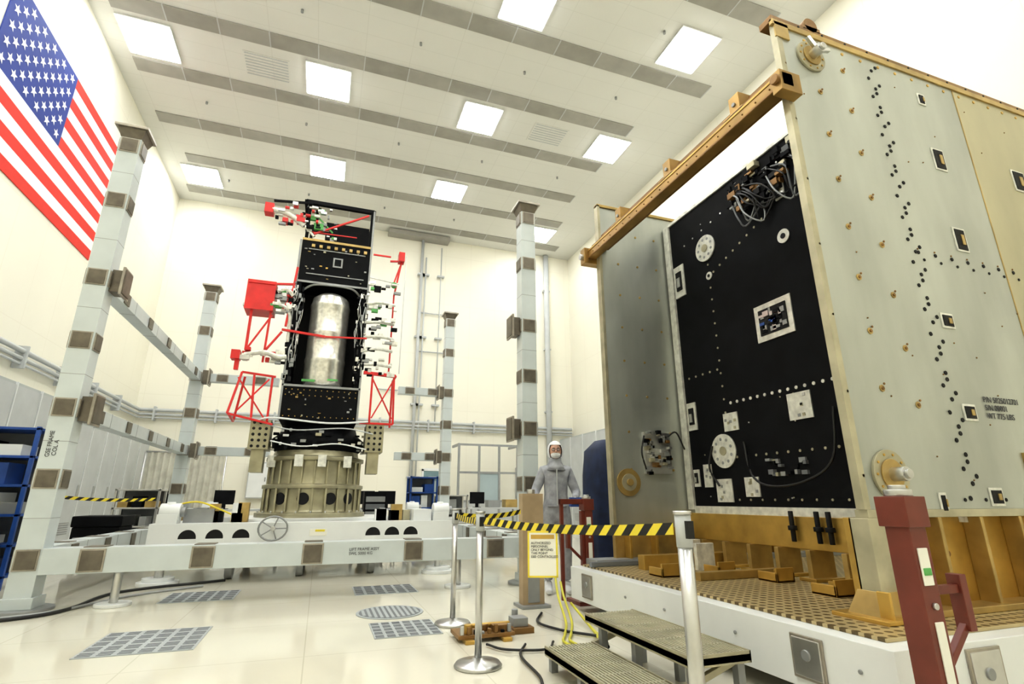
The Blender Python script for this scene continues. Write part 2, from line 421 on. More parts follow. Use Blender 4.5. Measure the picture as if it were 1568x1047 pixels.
b.tube([(-.9,9.95,2.12),(-.4,9.9,2.04),(0.2,9.9,2.1),(.7,9.95,2.02)],.012,WHITE)
b.done(sat)
b=B('bus_body'); x0,x1,ya,yb=-.82,.5,10.0,11.3; ZTP=6.86
b.box(x0,x1,ya,yb,2.5,3.12,BLACK)
b.box(x0-.02,x1+.02,ya-.02,yb+.02,3.10,3.14,GREY)
b.box(x0,x1,ya+.75,yb,3.14,5.15,DBLACK)
b.box(x0,x0+.10,ya,ya+.75,3.14,5.15,BLACK); b.box(x1-.10,x1,ya,ya+.75,3.14,5.15,BLACK)
b.box(x0+.02,x1,ya,yb,5.15,6.05,BLACK)
b.box(x0,x1+.02,ya-.015,ya+.01,5.12,5.16,GREY); b.box(x0+.02,x1,ya-.015,ya+.01,6.0,6.05,TAN)
b.box(x0-.02,x0+.015,ya-.02,ya+.03,2.5,6.0,GREY); b.box(x1-.015,x1+.02,ya-.02,ya+.03,2.5,ZTP,GREY)
for z in (2.57,2.95,3.05): 
    for k in range(13): b.cyl((x0+.06+k*.1,ya-.010,z),(x0+.06+k*.1,ya,z),.010,GOLD,n=8)
for k in range(34):
    b.cb((U(x0+.08,x1-.08),ya-.01,random.choice((U(2.55,3.05),U(5.22,5.95)))),(U(.02,.05),.02,U(.012,.035)),random.choice((GOLD,GREY,GREY,CREAMM,TAN)))
b.box(-.2,-.02,ya-.02,ya,5.5,5.7,GREY); b.box(-.17,-.05,ya-.025,ya-.015,5.53,5.67,BLACK)
for z in (5.3,5.82): b.box(x0+.15,x1-.1,ya-.015,ya,z,z+.02,GREY)
for k in range(8): b.box(x0+.2+k*.14,x0+.26+k*.14,ya-.05,ya,5.86,5.92,TAN)
b.tube([(x0+.13,ya+.1,5.0),(-.5,ya+.02,5.10),(-.15,ya,5.12),(.2,ya+.02,5.10),(x1-.13,ya+.1,5.0)],.022,GREY)
for k in range(120):
    x=random.choice((U(x0-.03,x0+.16),U(x1-.16,x1+.03))); 
    b.cb((x,ya-.02,U(3.2,5.1)),(U(.02,.07),.05,U(.02,.12)),random.choice((STEEL,GREY,BLACK,BLACK,BLACK,GREY,SILVER,DBLACK)))
for k in range(26):
    x=random.choice((x0+U(.02,.17),x1-U(.02,.17))); z=U(3.3,4.7)
    b.tube([(x,ya-.03,z),(x+U(-.05,.05),ya-.08,z+.2),(x+U(-.07,.07),ya-.03,z+U(.3,.6))],.008,random.choice((STEEL,LGREY,BLACK)),n=6,sub=4)
for x in (x0+.08,x1-.03): 
    for y in (ya+.04,yb-.04): b.bar((x,y,6.05),(x,y,ZTP),.06,BLACK)
for y in (ya+.04,yb-.04): b.bar((x0,y,ZTP),(x1,y,ZTP),.08,BLACK)
for x in (x0,x1): b.bar((x,ya,ZTP),(x,yb,ZTP),.06,BLACK)
b.box(x0+.4,x1-.05,ya+.5,yb-.1,6.05,6.72,BLACK)
b.bar((x0+.2,ya+.02,6.16),(x1-.1,ya+.02,6.76),.035,RED); b.bar((x0+.1,ya+.02,6.2),(x1-.3,ya+.02,6.22),.02,RED)
b.bar((x0+.55,ya+.03,6.25),(x0+.2,ya+.03,6.6),.03,GREEN)
for k in range(30): b.cb((U(x0,-.2),ya+U(-.03,.1),U(6.08,6.8)),(U(.03,.12),.06,U(.03,.10)),random.choice((GREEN,STEEL,BLACK,BLACK,FOILW,GREY)))
b.done(sat,bevel=.003)
b=B('propellant_tank'); tr=.36
b.lathe([(.10,3.12),(.32,3.16),(tr,3.25),(tr,3.6),(tr+.012,3.62),(tr+.012,3.68),(tr,3.7),(tr,4.15),(tr+.008,4.17),(tr+.008,4.2),(tr,4.22),(tr,4.7),(tr+.01,4.72),(tr+.01,4.76),(tr,4.78),(.34,4.9),(.25,4.98),(.08,5.0)],(-.16,10.30,0),SILVER,n=40)
b.box(-.52,-.3,9.95,9.98,3.2,3.24,GREEN); b.box(-.1,.1,9.95,9.98,3.24,3.27,GREEN)
b.bar((-.95,9.93,4.12),(-.2,9.90,4.05),.04,RED); b.bar((-.2,9.90,4.05),(.55,9.93,4.1),.028,RED)
b.done(sat)
b=B('red_handling_fixture_port')
b.box(-1.62,-1.14,9.9,10.35,4.45,5.02,RED); b.box(-1.60,-1.16,9.88,9.9,4.95,5.0,RED); b.box(-1.645,-1.62,9.9,10.35,4.5,4.55,STEEL)
def rb(p,q,w=.036): b.bar(p,q,w,RED)
rb((-1.5,10,4.45),(-1.5,10,3.7),.045); rb((-1.18,10,4.5),(-1.2,10,3.5)); rb((-1.5,10,3.7),(-1.15,10,4.4),.03); rb((-1.55,10,4.97),(-.85,10,5.05),.04)
rb((-1.55,10,3.66),(-.85,10,3.7)); rb((-1.2,10,3.7),(-.95,10,4.1)); rb((-1.6,9.95,3.52),(-1.6,9.95,3.32),.07)
rb((-1.5,10,3.3),(-.95,10,3.25)); rb((-1.5,10,3.3),(-1.62,9.9,2.55)); rb((-1.62,9.9,2.55),(-.9,9.95,2.4)); rb((-1.3,10,3.28),(-1.25,9.95,2.5))
rb((-1.0,10,3.25),(-1.0,10,2.45)); rb((-1.55,10,3.2),(-1.05,10,2.5),.026); rb((-1.05,10,3.2),(-1.5,9.95,2.6),.026); rb((-1.5,10.4,3.3),(-1.6,10.5,2.5)); rb((-1.6,9.9,2.55),(-1.6,10.5,2.5))
rb((-.95,10,4.6),(-.82,10,5.1)); rb((-.9,9.98,4.2),(-.82,9.98,5.4),.04)
b.box(-1.7,-1.56,9.85,10.05,3.5,3.66,RED)
for k in range(44):
    z=random.choice((U(4.45,4.95),U(4.5,4.9),U(3.5,3.72))); x=U(-1.13,-.85) if z>4 else U(-1.5,-.85)
    b.cb((x,9.95+U(-.05,.1),z),(U(.05,.16),.08,U(.03,.09)),random.choice((FOILW,SILVER,GREY,STEEL,GREEN,RED,BLACK)))
b.tube([(-1.5,9.95,3.6),(-1.2,9.9,3.66),(-.95,9.92,3.6),(-.82,9.95,3.62)],.045,FOILW)
b.tube([(-1.15,9.95,4.6),(-.95,9.9,4.55),(-.85,9.95,4.4),(-.83,9.97,3.9)],.03,FOILW)
b.tube([(-1.1,9.95,4.85),(-.95,9.9,4.9),(-.84,9.95,4.8)],.04,SILVER)
b.done(sat,bevel=.003)
b=B('antenna_boom')
b.tube([(-1.4,10,6.55),(-1.1,9.98,6.48),(-.8,10,6.3)],.055,FOILW); b.tube([(-1.2,10,6.52),(-.9,10,6.4),(-.6,10,6.1)],.03,SILVER)
b.box(-1.54,-1.38,9.95,10.15,6.46,6.66,RED); b.box(-.62,-.45,9.95,10.1,6.25,6.38,GREEN); b.box(-.95,-.8,9.93,10.1,6.35,6.44,RED); b.box(-1.2,-1.1,9.93,10.1,6.3,6.38,RED)
for k in range(34): b.cb((U(-1.35,-.45),9.98+U(-.08,.1),U(6.25,6.75)),(U(.04,.14),.07,U(.02,.07)),random.choice((FOILW,BLACK,GREY,STEEL,BLACK,RED)))
b.bar((-1.4,10,6.74),(-.7,10,6.82),.04,BLACK)
b.done(sat)
b=B('red_handling_fixture_starboard')
rb((1.14,10.1,5.95),(1.02,10.1,5.1)); rb((.9,10.1,5.85),(1.14,10.1,5.88)); b.box(1.06,1.18,10,10.2,5.85,6.05,RED); rb((1.02,10.1,5.1),(1.02,10.1,3.5),.03); rb((1.14,10.1,5.9),(.98,10.1,5.3),.03)
rb((.55,10,3.45),(1.15,10,3.42),.06); rb((1.12,10,3.42),(1.15,10,2.5)); rb((.72,10,3.42),(.72,10,2.5)); rb((.72,10,3.35),(1.12,10,2.6),.026); rb((1.12,10,3.35),(.75,10,2.6),.026); rb((.55,10,2.5),(1.15,10,2.5)); rb((1.15,10.5,3.42),(1.15,10.5,2.5)); rb((1.15,10,3.42),(1.15,10.5,3.42))
rb((.55,10,5.9),(.9,10,5.9),.03); b.bar((.5,10,5.4),(1.1,10.05,5.35),.025,FOILW)
for z in (4.85,4.45,4.15,3.9,3.6): 
    b.tube([(.5,10,z+U(-.05,.05)),(.75,9.95,z+U(-.04,.04)),(1.05,9.98,z)],.032,FOILW)
for k in range(54):
    z=random.choice((4.75,4.5,4.25,4.0,3.7,5.2,3.5)); b.cb((U(.55,1.08),9.95+U(-.06,.1),z+U(-.1,.1)),(U(.05,.15),.07,U(.03,.08)),random.choice((FOILW,SILVER,GREY,GREEN,BLACK,STEEL,FOILW,BLACK)))
b.cyl((1.0,10,5.3),(1.0,10.05,5.3),.06,GREEN,n=14)
b.bar((1.22,10.1,6.0),(1.22,10.1,3.5),.02,STEEL)
b.done(sat,bevel=.003)

# ---------------------------------------------------------------- transport platform
PX,PY0,PY1,PT=2.72,2.1,5.75,.44
b=B('transport_platform')
b.box(PX,PX+.16,PY0,PY1,.12,PT,WHITE); b.box(PX+.16,7.6,PY0,PY0+.16,.12,PT,WHITE); b.box(PX+.16,7.6,PY1-.16,PY1,.12,PT,WHITE); b.box(7.44,7.6,PY0+.16,PY1-.16,.12,PT,WHITE)
b.box(PX+.16,7.44,PY0+.16,PY1-.16,.14,PT-.02,WHITE)
b.box(PX+.12,7.5,PY0+.12,PY1-.05,PT,PT+.02,DECK)
b.box(PX+.5,7.2,PY0+.3,PY1-.3,0,.14,GREY)
for y in (2.62,5.35):
    b.box(PX-.015,PX,y-.11,y+.11,.17,.40,PLATEB); b.box(PX-.02,PX-.012,y-.095,y+.095,.185,.385,STEEL)
    b.cyl((PX-.03,y,.3),(PX-.01,y,.3),.03,GREY,n=14)
for x in (3.35,5.0,6.6):
    b.box(x-.13,x+.13,PY0-.015,PY0,.16,.41,PLATEB); b.box(x-.115,x+.115,PY0-.02,PY0-.012,.175,.395,STEEL); b.cyl((x,PY0-.03,.29),(x,PY0-.01,.29),.03,GREY,n=14)
for y in (2.3,3.2,4.0,4.6): b.cyl((PX-.012,y,.3),(PX,y,.3),.012,GREY,n=8)
plat=b.done(bevel=.008)
ps=empty('satellite_panel_structure')
XS,YFp,YRp,ZT,ZB=3.25,2.52,5.62,5.02,1.09; XE=7.3; XK=4.28
b=B('front_panel'); y=YFp
b.box(XS,5.45,y,y+.05,ZB,ZT,ALU); b.box(5.45,XE,y,y+.05,ZB,ZT,ALU2); b.box(5.44,5.455,y-.004,y,ZB,ZT,TAN)
b.box(XS-.02,XS,y-.01,y+.05,ZB,ZT+.03,CREAMM); b.box(XS,XS+.04,y-.006,y,ZB,ZT,CREAMM)
b.box(XS-.05,XE,y-.01,y+.12,ZT,ZT+.06,BRONZE); b.box(XS-.05,XE,y-.014,y+.02,ZT-.035,ZT+.02,TAN)
b.box(XS-.03,XS+.12,y-.014,y,ZT-.16,ZT,TAN)
b.box(XS,XE,y-.01,y+.08,ZB-.05,ZB,CREAMM)
def dot(x,z,r=.014,mt=None): b.cyl((x,y-.006,z),(x,y+.001,z),r,mt or DBLACK,n=8)
k=0; z=ZB+.07
while z<ZT-.1:
    o=.03 if k%2 else -.03
    dot(4.30+o,z,.017); dot(4.36+o,z+.05,.017) if k%3 else None
    z+=.1; k+=1
x=4.36
while x<XE: 
    dot(x,3.06,.017); dot(x+.05,3.0,.013); dot(x,3.09,.008,BRONZE); x+=.2
x=XS+.3
while x<XE: 
    dot(x,ZT-.09,.016,GOLD); dot(x,ZB+.06,.013,DBLACK); x+=.22
for cx in (3.62,3.95):
    for i in range(8):
        z=1.9+i*.42-(cx-3.6)*.3
        if z<ZT-.2:
            dot(cx,z,.026,TAN); b.cyl((cx,y-.014,z),(cx,y,z),.012,BRONZE,n=8); dot(cx+.03,z+.035,.009,BRONZE)
for i in range(7): dot(XS+.03,1.3+i*.55,.012,BRONZE)
for i in range(34): dot(U(3.4,7.1),U(1.2,4.8),.006,BRONZE)
for wx,wz,ww,wh in ((4.95,4.07,.12,.19),(4.94,3.27,.12,.19),(4.5,2.49,.11,.09),(4.49,1.77,.11,.09),(4.55,1.17,.11,.09),(4.93,4.72,.06,.09),(3.98,1.13,.04,.1),(6.1,4.1,.16,.2),(6.1,2.2,.2,.2)):
    b.cb((wx,y-.004,wz),(ww+.035,.008,wh+.035),FOILW); b.cb((wx,y-.008,wz),(ww,.01,wh),DBLACK); b.cb((wx+.02,y-.014,wz),(ww*.3,.01,wh*.5),TAN)
for cx,cz,r in ((3.58,4.76,.15),(3.52,1.31,.16)):
    b.cyl((cx,y-.02,cz),(cx,y,cz),r,CREAMM,n=36); b.cyl((cx,y-.032,cz),(cx,y-.02,cz),r*.62,TAN,n=30)
    b.cyl((cx,y-.12,cz),(cx,y-.03,cz),.045,STEEL,n=20); b.cyl((cx,y-.14,cz),(cx,y-.12,cz),.03,STEEL,n=16)
    for k in range(10):
        t=k*.628; b.cyl((cx+r*.82*math.cos(t),y-.026,cz+r*.82*math.sin(t)),(cx+r*.82*math.cos(t),y-.02,cz+r*.82*math.sin(t)),.010,GOLD,n=6)
b.bar((3.58,y-.08,4.76),(3.74,y-.06,4.83),.03,STEEL); b.bar((3.58,y-.08,4.76),(3.52,y-.06,4.90),.03,STEEL)
b.cb((5.05,y-.01,1.42),(.16,.02,.14),TAN)
b.cyl((3.66,y-.01,ZT+.11),(3.66,y+.07,ZT+.11),.075,BRONZE,n=20); b.cb((3.66,y+.03,ZT+.07),(.2,.08,.05),BRONZE)
for i in range(14): b.cyl((3.5+i*.27,y-.016,ZT+.03),(3.5+i*.27,y,ZT+.03),.012,DBLACK,n=6)
fp=b.done(ps,bevel=.003)
text('stencil','P/N 5825012701\nS/N 00001\nWT 775 LBS',.062,(4.68,YFp-.005,1.86),(math.pi/2,0,0),INK,ps)
b=B('rear_panel'); y=YRp
b.box(XS,XE,y,y+.05,ZB-.25,ZT,ALU); b.box(XS-.04,XS,y-.02,y+.07,ZB-.3,ZT+.03,CREAMM); b.box(XS-.04,XE,y-.02,y+.07,ZT,ZT+.04,TAN)
for cx in (3.5,3.8,4.1):
    for i in range(8):
        z=1.5+i*.45; b.cyl((cx,y-.01,z),(cx,y,z),.016,TAN,n=8)
b.cyl((3.45,y-.02,1.35),(3.45,y,1.35),.16,TAN,n=32); b.cyl((3.45,y-.03,1.35),(3.45,y-.02,1.35),.10,CREAMM,n=24); b.cyl((3.45,y-.06,1.35),(3.45,y-.03,1.35),.04,TAN,n=20)
b.box(3.68,4.05,y-.05,y,1.45,1.95,STEEL)
for k in range(44): b.cb((U(3.68,4.05),y-.06,U(1.45,1.95)),(U(.03,.08),.05,U(.02,.06)),random.choice((BLACK,GREY,STEEL,CREAMM,GREY,BRONZE)))
b.tube([(3.66,y-.08,1.9),(3.6,y-.1,1.7),(3.66,y-.08,1.5)],.010,BLK); b.tube([(4.0,y-.08,1.9),(4.1,y-.12,1.95),(4.22,y-.1,1.75)],.010,BLK)
b.done(ps,bevel=.003)
b=B('equipment_panel'); x=XK
ya,yb=YFp+.06,YRp-.03; zb,zt=1.06,4.82
b.box(x,x+.05,ya,yb,zb,zt,BLACK)
b.box(x-.03,x+.06,yb-.11,yb,zb-.02,zt+.02,FOILW)
b.box(x-.02,x+.06,ya,yb-.11,zb-.06,zb+.02,FOILW); b.box(x-.02,x+.06,ya,yb-.11,zt,zt+.04,FOILW)
def px(cy,cz,wy,wz,mt,t=.012,o=0): b.box(x-t-o,x-o,cy-wy/2,cy+wy/2,cz-wz/2,cz+wz/2,mt)
def pd(cy,cz,r,mt,t=.012,n=28,o=0): b.cyl((x-t-o,cy,cz),(x-o,cy,cz),r,mt,n=n)
px(3.94,2.95,.48,.40,FOILW); px(3.94,2.95,.36,.28,DBLACK,.01,.012)
for k in range(24): px(3.94+U(-.15,.15),2.95+U(-.11,.11),U(.02,.09),U(.02,.06),random.choice((STEEL,BLUE,GREY,BLACK)),.012,.018)
for cy,cz,r in ((4.81,4.18,.17),(4.89,1.68,.19)):
    pd(cy,cz,r,FOILW,.02)
    for k in range(9):
        t=k*.7; pd(cy+r*.7*math.cos(t),cz+r*.7*math.sin(t),.018,GREY,.004,8,.02)
    pd(cy,cz,.05,CREAMM,.01,16,.02)
pd(3.66,3.77,.075,FOILW); pd(3.66,3.77,.03,DBLACK,.006,12,.012)
pd(4.8,3.80,.05,FOILW); pd(4.8,3.8,.02,DBLACK,.006,10,.012)
for cy,cz,wy,wz in ((3.79,2.02,.27,.26),(4.73,1.99,.22,.2),(4.53,1.28,.2,.2),(5.2,1.42,.14,.26),(3.3,4.35,.12,.2),(3.62,4.3,.12,.22),(4.95,1.25,.25,.25)):
    px(cy,cz,wy,wz,FOILW); 
    for k in range(5): px(cy+U(-.4,.4)*wy,cz+U(-.4,.4)*wz,.03,.03,random.choice((GREY,CREAMM,STEEL)),.005,.012)
for cy,cz,wy,wz in ((5.38,2.14,.16,.34),(5.36,3.95,.2,.44),(5.4,1.4,.1,.2)):
    px(cy,cz,wy,wz,FOILW,.016); px(cy,cz,wy*.55,wz*.6,DBLACK,.01,.016); px(cy,cz-.02,wy*.3,wz*.3,STEEL,.01,.026)
def row(y0_,z0_,y1_,z1_,n,r=.014,mt=None):
    for k in range(n):
        t=k/(n-1); pd(y0_+(y1_-y0_)*t,z0_+(z1_-z0_)*t,r,mt or CREAMM,.008,8)
row(4.8,3.95,4.8,1.95,14,.013); row(5.5,2.62,4.85,2.62,6); row(4.7,2.2,3.0,2.2,18,.018,FOILW); row(4.7,1.6,2.9,1.6,14); row(4.72,3.82,3.9,4.1,8)
row(3.1,4.2,3.1,2.6,12); row(5.2,4.4,3.6,4.62,10,.012,STEEL)
row(4.9,1.15,2.8,1.15,14,.012)
for k in range(22): pd(U(2.7,5.4),random.choice((U(1.15,2.3),U(3.9,4.8))),.008,random.choice((CREAMM,STEEL,FOILW)),.008,8)
for cz,h in ((4.42,.14),(4.12,.1),(3.6,.06),(2.45,.08),(1.86,.2),(1.68,.14),(3.05,.05)): 
    b.cyl((x-.02,3.12,cz),(x-.01,3.12,cz),h*.9,FOILW,n=16); 
    b.box(x-.02,x,2.95,3.12,cz-h*.8,cz+h*.8,FOILW)
b.box(x-.015,x,ya,3.0,zb,zt,CREAMM)
for k in range(70):
    px(U(3.35,4.3),U(4.3,4.76),U(.03,.12),U(.02,.08),random.choice((BLACK,GREY,BLACK,CREAMM,DBLACK,BRONZE,BLACK,SLOT)),U(.03,.08))
for k in range(16):
    y0_=U(3.3,4.3); b.tube([(x-.03,y0_,4.6),(x-.1,y0_-U(.1,.3),U(4.2,4.45)),(x-.05,y0_-U(.2,.5),U(4.0,4.3)),(x-.02,y0_-U(.3,.7),U(4.2,4.5))],.010,random.choice((BLK,BLK,BLK,SLOT,GREY)),n=6,sub=5)
for k in range(18): px(U(3.8,4.25),U(1.38,1.55),U(.03,.08),U(.02,.05),random.choice((GREY,BLACK,CREAMM,BLACK,SLOT)),U(.02,.05))
b.tube([(x-.03,4.55,1.75),(x-.07,4.45,1.4),(x-.08,4.2,1.28),(x-.06,3.8,1.32),(x-.05,3.5,1.5),(x-.03,3.42,1.95)],.012,BLK,n=6)
b.tube([(x-.03,5.05,1.75),(x-.06,5.1,1.5),(x-.03,5.0,1.3)],.012,BLK,n=6)
b.done(ps)
b=B('upper_rail'); XR_=XS-.02
b.box(XR_-.14,XR_-.03,2.42,5.78,4.25,4.37,RAILG); b.box(XR_-.147,XR_-.14,2.42,5.78,4.345,4.37,GOLD); b.box(XR_-.147,XR_-.14,2.42,5.78,4.25,4.27,BRONZE)
b.box(XR_+.02,XR_+.12,2.62,5.6,4.42,4.58,BRONZE); b.box(XR_-.13,XR_+.12,2.62,5.6,4.37,4.40,BRONZE)
for yy in (2.9,3.9,4.9): 
    b.box(XR_-.10,XR_+.14,yy,yy+.12,4.40,4.60,RAILG); b.cyl((XR_-.115,yy+.06,4.5),(XR_-.10,yy+.06,4.5),.02,GREY,n=10)
    b.box(XR_-.13,XR_+.1,yy-.06,yy+.18,4.38,4.41,RAILG)
b.box(XR_-.16,XR_+.05,2.42,2.51,4.20,4.39,RAILG); b.box(XR_-.2,XR_+.05,5.68,5.8,4.18,4.40,RAILG)
b.cyl((XR_-.19,2.46,4.31),(XR_-.15,2.46,4.31),.04,BRONZE,n=16); b.cyl((XR_-.24,5.74,4.28),(XR_-.18,5.74,4.28),.04,STEEL,n=16)
for i in range(22): b.cyl((XR_-.15,2.55+i*.15,4.30),(XR_-.138,2.55+i*.15,4.30),.008,BRONZE,n=6)
b.done(ps,bevel=.006)
b=B('support_base'); d=PT+.02
b.box(XS-.02,XS+.12,YFp-.02,YFp+.12,d+.12,ZB-.05,CREAMM)
b.box(XS-.02,XE,YFp+.10,YFp+.16,d,ZB-.05,GOLD); 
x=XS+.2
while x<XE: 
    b.box(x,x+.03,YFp-.02,YFp+.10,d,ZB-.05,TAN); b.cyl((x+.2,YFp+.09,.8),(x+.2,YFp+.101,.8),.02,BRONZE,n=10); x+=.42
b.box(XS-.02,XE,YFp-.06,YFp+.2,d,d+.04,TAN)
b.hexa([(XS-.08,YFp-.06,d),(XS+.20,YFp-.06,d),(XS+.20,YFp+.20,d),(XS-.08,YFp+.20,d),(XS-.02,YFp-.02,d+.16),(XS+.14,YFp-.02,d+.16),(XS+.14,YFp+.14,d+.16),(XS-.02,YFp+.14,d+.16)],TAN)
b.box(XS-.14,XS+.28,YFp-.12,YFp+.25,d,d+.025,GOLD)
for sx in (-.07,.16): b.box(XS+sx,XS+sx+.02,YFp-.10,YFp-.02,d+.02,d+.17,GOLD)
b.box(XK-.06,XK+.1,YFp+.16,YRp,.72,1.0,GOLD)
yy=2.75
while yy<5.5:
    b.box(XK-.12,XK+.16,yy,yy+.05,d,.72,TAN); b.box(XK-.16,XK+.2,yy-.06,yy+.12,d,d+.03,GOLD); yy+=.36
b.box(XS-.02,XE,YRp+.0,YRp+.06,d,ZB-.25,TAN)
b.box(XS-.35,XE,YRp-.16,YRp+.1,d,d+.06,GREY); b.box(XS-.45,XK+.5,YRp-.22,YRp-.17,d,d+.05,SLOT)
for i in range(10): b.box(XS+.1+i*.35,XS+.13+i*.35,YRp-.12,YRp,d+.06,.82,GOLD)
b.box(XS-.05,XK,5.0,5.12,d,d+.14,GOLD); b.box(XS,XK,4.2,4.28,d,d+.07,TAN)
for cx,cy in ((3.75,4.55),(3.9,4.0),(3.6,5.2),(3.75,3.3),(5.2,2.32),(3.15,4.6)):
    b.box(cx-.1,cx+.1,cy-.12,cy-.1,d,d+.12,GOLD); b.box(cx-.1,cx+.1,cy-.12,cy+.1,d,d+.02,GOLD); b.box(cx-.1,cx-.08,cy-.12,cy+.1,d,d+.08,GOLD); b.box(cx+.08,cx+.1,cy-.12,cy+.1,d,d+.08,GOLD)
    b.cyl((cx,cy,d+.02),(cx,cy,d+.05),.03,STEEL,n=10)
for cy in (3.6,3.72,4.0): 
    b.cyl((XK-.1,cy,.78),(XK-.1,cy,1.05),.022,DBLACK,n=12); b.cyl((XK-.1,cy,.88),(XK-.1,cy,.92),.04,DBLACK,n=12)
for cx,cy,w_ in ((3.7,4.8,.22),(3.95,5.3,.2)): b.box(cx,cx+w_,cy,cy+.05,d,d+.26,FOILW)
b.done(ps,bevel=.005)

# ---------------------------------------------------------------- jack stands
def jack(x,y,arm=1,top=1.12,bar=False):
    b=B('jack_stand')
    b.box(-.22,.22,-.18,.18,0,.04,MAROON); b.box(-.052,.052,-.055,.055,.04,top-.04,MAROON)
    b.box(-.068,.068,-.07,.07,top-.13,top,MAROON); b.cyl((0,0,top),(0,0,top+.03),.056,STEEL,n=24); b.cyl((0,0,top+.03),(0,0,top+.05),.035,STEEL,n=20)
    b.box(.072*arm-.018,.072*arm+.018,-.03,.03,.04,top-.14,MAROON) 
    b.bar((.06*arm,0,.77),(.26*arm,0,.77),.035,MAROON); b.box(.26*arm-.022,.26*arm+.022,-.03,.03,.60,.83,MAROON); b.bar((.25*arm,0,.62),(.06*arm,0,.45),.03,MAROON)
    if bar:
        b.bar((.05*arm,0,top-.03),(.36*arm,0,top-.03),.06,MAROON); b.bar((.34*arm,0,top),(.34*arm,0,.04),.04,MAROON)
    b.box(-.035,.025,-.062,-.055,.80,.95,PAPER); b.box(-.028,.018,-.066,-.06,.84,.87,GREEN)
    b.box(-.02,.03,-.062,-.055,.40,.66,PAPER)
    for z in (.25,.72): b.cyl((0,-.07,z),(0,-.055,z),.014,STEEL,n=10)
    for sx in (-1,1): b.cyl((sx*.18,-.14,.04),(sx*.18,-.14,.07),.025,STEEL,n=12)
    return b.done(bevel=.006,loc=(x,y,0))
jack(2.49,1.76,1,1.165); jack(3.1,6.05,-1,1.16,True)

# ---------------------------------------------------------------- step stool
b=B('step_stool')
def tread(x0,x1,y0,y1,z):
    b.box(x0,x1,y0,y1,z-.05,z-.012,TREAD)
    xx=x0
    while xx<x1-.03: b.box(xx+.006,xx+.020,y0+.01,y1-.01,z-.012,z,TREAD); xx+=.024
    yy=y0+.2
    while yy<y1: b.box(x0,x1,yy,yy+.012,z-.012,z+.001,TREAD); yy+=.2
    b.box(x0,x0+.012,y0,y1,z-.06,z+.004,CREAMM); b.box(x1-.012,x1,y0,y1,z-.06,z+.004,CREAMM); b.box(x0,x1,y0,y0+.012,z-.06,z+.004,CREAMM)
tread(2.0,2.42,2.74,4.0,.32); tread(1.60,1.98,2.74,3.85,.16)
for yy in (2.78,3.35,3.8):
    b.box(2.03,2.08,yy,yy+.05,0,.27,GREY); b.box(2.35,2.40,yy,yy+.05,0,.27,GREY); b.box(1.63,1.68,yy,yy+.05,0,.11,GREY); b.box(1.64,2.06,yy,yy+.05,.07,.11,GREY)
for yy in (2.82,3.86): b.bar((1.74,yy,.06),(2.37,yy,.26),.035,CREAMM)
b.done(bevel=.002)

# ---------------------------------------------------------------- stanchions, tape, sign
def stanchion(x,y,h=1.05,r=.026):
    b=B('stanchion_post')
    b.lathe([(.17,0),(.175,.012),(.16,.03),(.05,.045),(.03,.06)],(0,0,0),STEEL,n=36)
    b.cyl((0,0,.05),(0,0,h-.12),r,STEEL,n=20); b.cyl((0,0,h-.13),(0,0,h),.034,LGREY,n=20); b.cyl((0,0,h),(0,0,h+.015),.038,STEEL,n=20)
    b.cb((0,-.035,h-.06),(.03,.03,.07),BLK)
    return b.done(loc=(x,y,0))
stanchion(1.19,4.12); stanchion(1.32,5.48); stanchion(1.47,1.98,1.09,.031)
def tape(name,p0,p1,sag=.03,h=.055,pitch=.05):
    b=B(name); p0=Vector(p0); p1=Vector(p1); L=(p1-p0).length; n=int(L/pitch)
    nrm=(p1-p0).cross(Vector((0,0,1))).normalized()*.001
    def P(t,top):
        t=min(max(t,0),1); q=p0.lerp(p1,t); q.z-=sag*4*t*(1-t); q.z+=h/2 if top else -h/2; return q
    for k in range(n+1):
        a=k/n; c=(k+1)/n; s=.9/n
        v=[P(a-s,0),P(c-s,0),P(c,1),P(a,1)]
        if (v[1]-v[0]).length<1e-5: v[1]=v[1]+(p1-p0)*1e-4
        b.verts([q+nrm for q in v]+[q-nrm for q in v],[(0,1,2,3),(7,6,5,4)],YEL if k%2 else BLK)
    return b.done()
tape('barrier_tape',(1.197,4.06,1.0),(1.462,2.04,1.03),.03,.05,.06)
tape('barrier_tape',(1.315,5.42,1.0),(1.197,4.18,1.0),.02,.05,.06)
tape('barrier_tape',(-3.1,8.0,1.2),(-2.2,9.0,1.16),.03,.04,.06)
tape('barrier_tape',(1.37,5.5,1.0),(2.2,5.95,1.02),.03,.05,.06)
b=B('hanging_sign'); b.box(-.09,.09,-.003,.003,-.26,0,PAPER)
b.box(-.09,.09,-.0045,-.003,-.26,-.25,YEL); b.box(-.09,.09,-.0045,-.003,-.010,0,YEL); b.box(-.09,-.08,-.0045,-.003,-.26,0,YEL); b.box(.08,.09,-.0045,-.003,-.26,0,YEL)
b.box(-.07,.07,-.005,-.003,-.045,-.022,GOLD)
o=b.done(loc=(1.29,3.11,.97)); o.rotation_euler=(0,0,-.35)
text('lettering','AUTHORIZED\nPERSONNEL\nONLY BEYOND\nTHIS POINT\nESD CONTROLLED',.019,(-.070,-.005,-.075),(math.pi/2,0,0),INK,o,.0005)

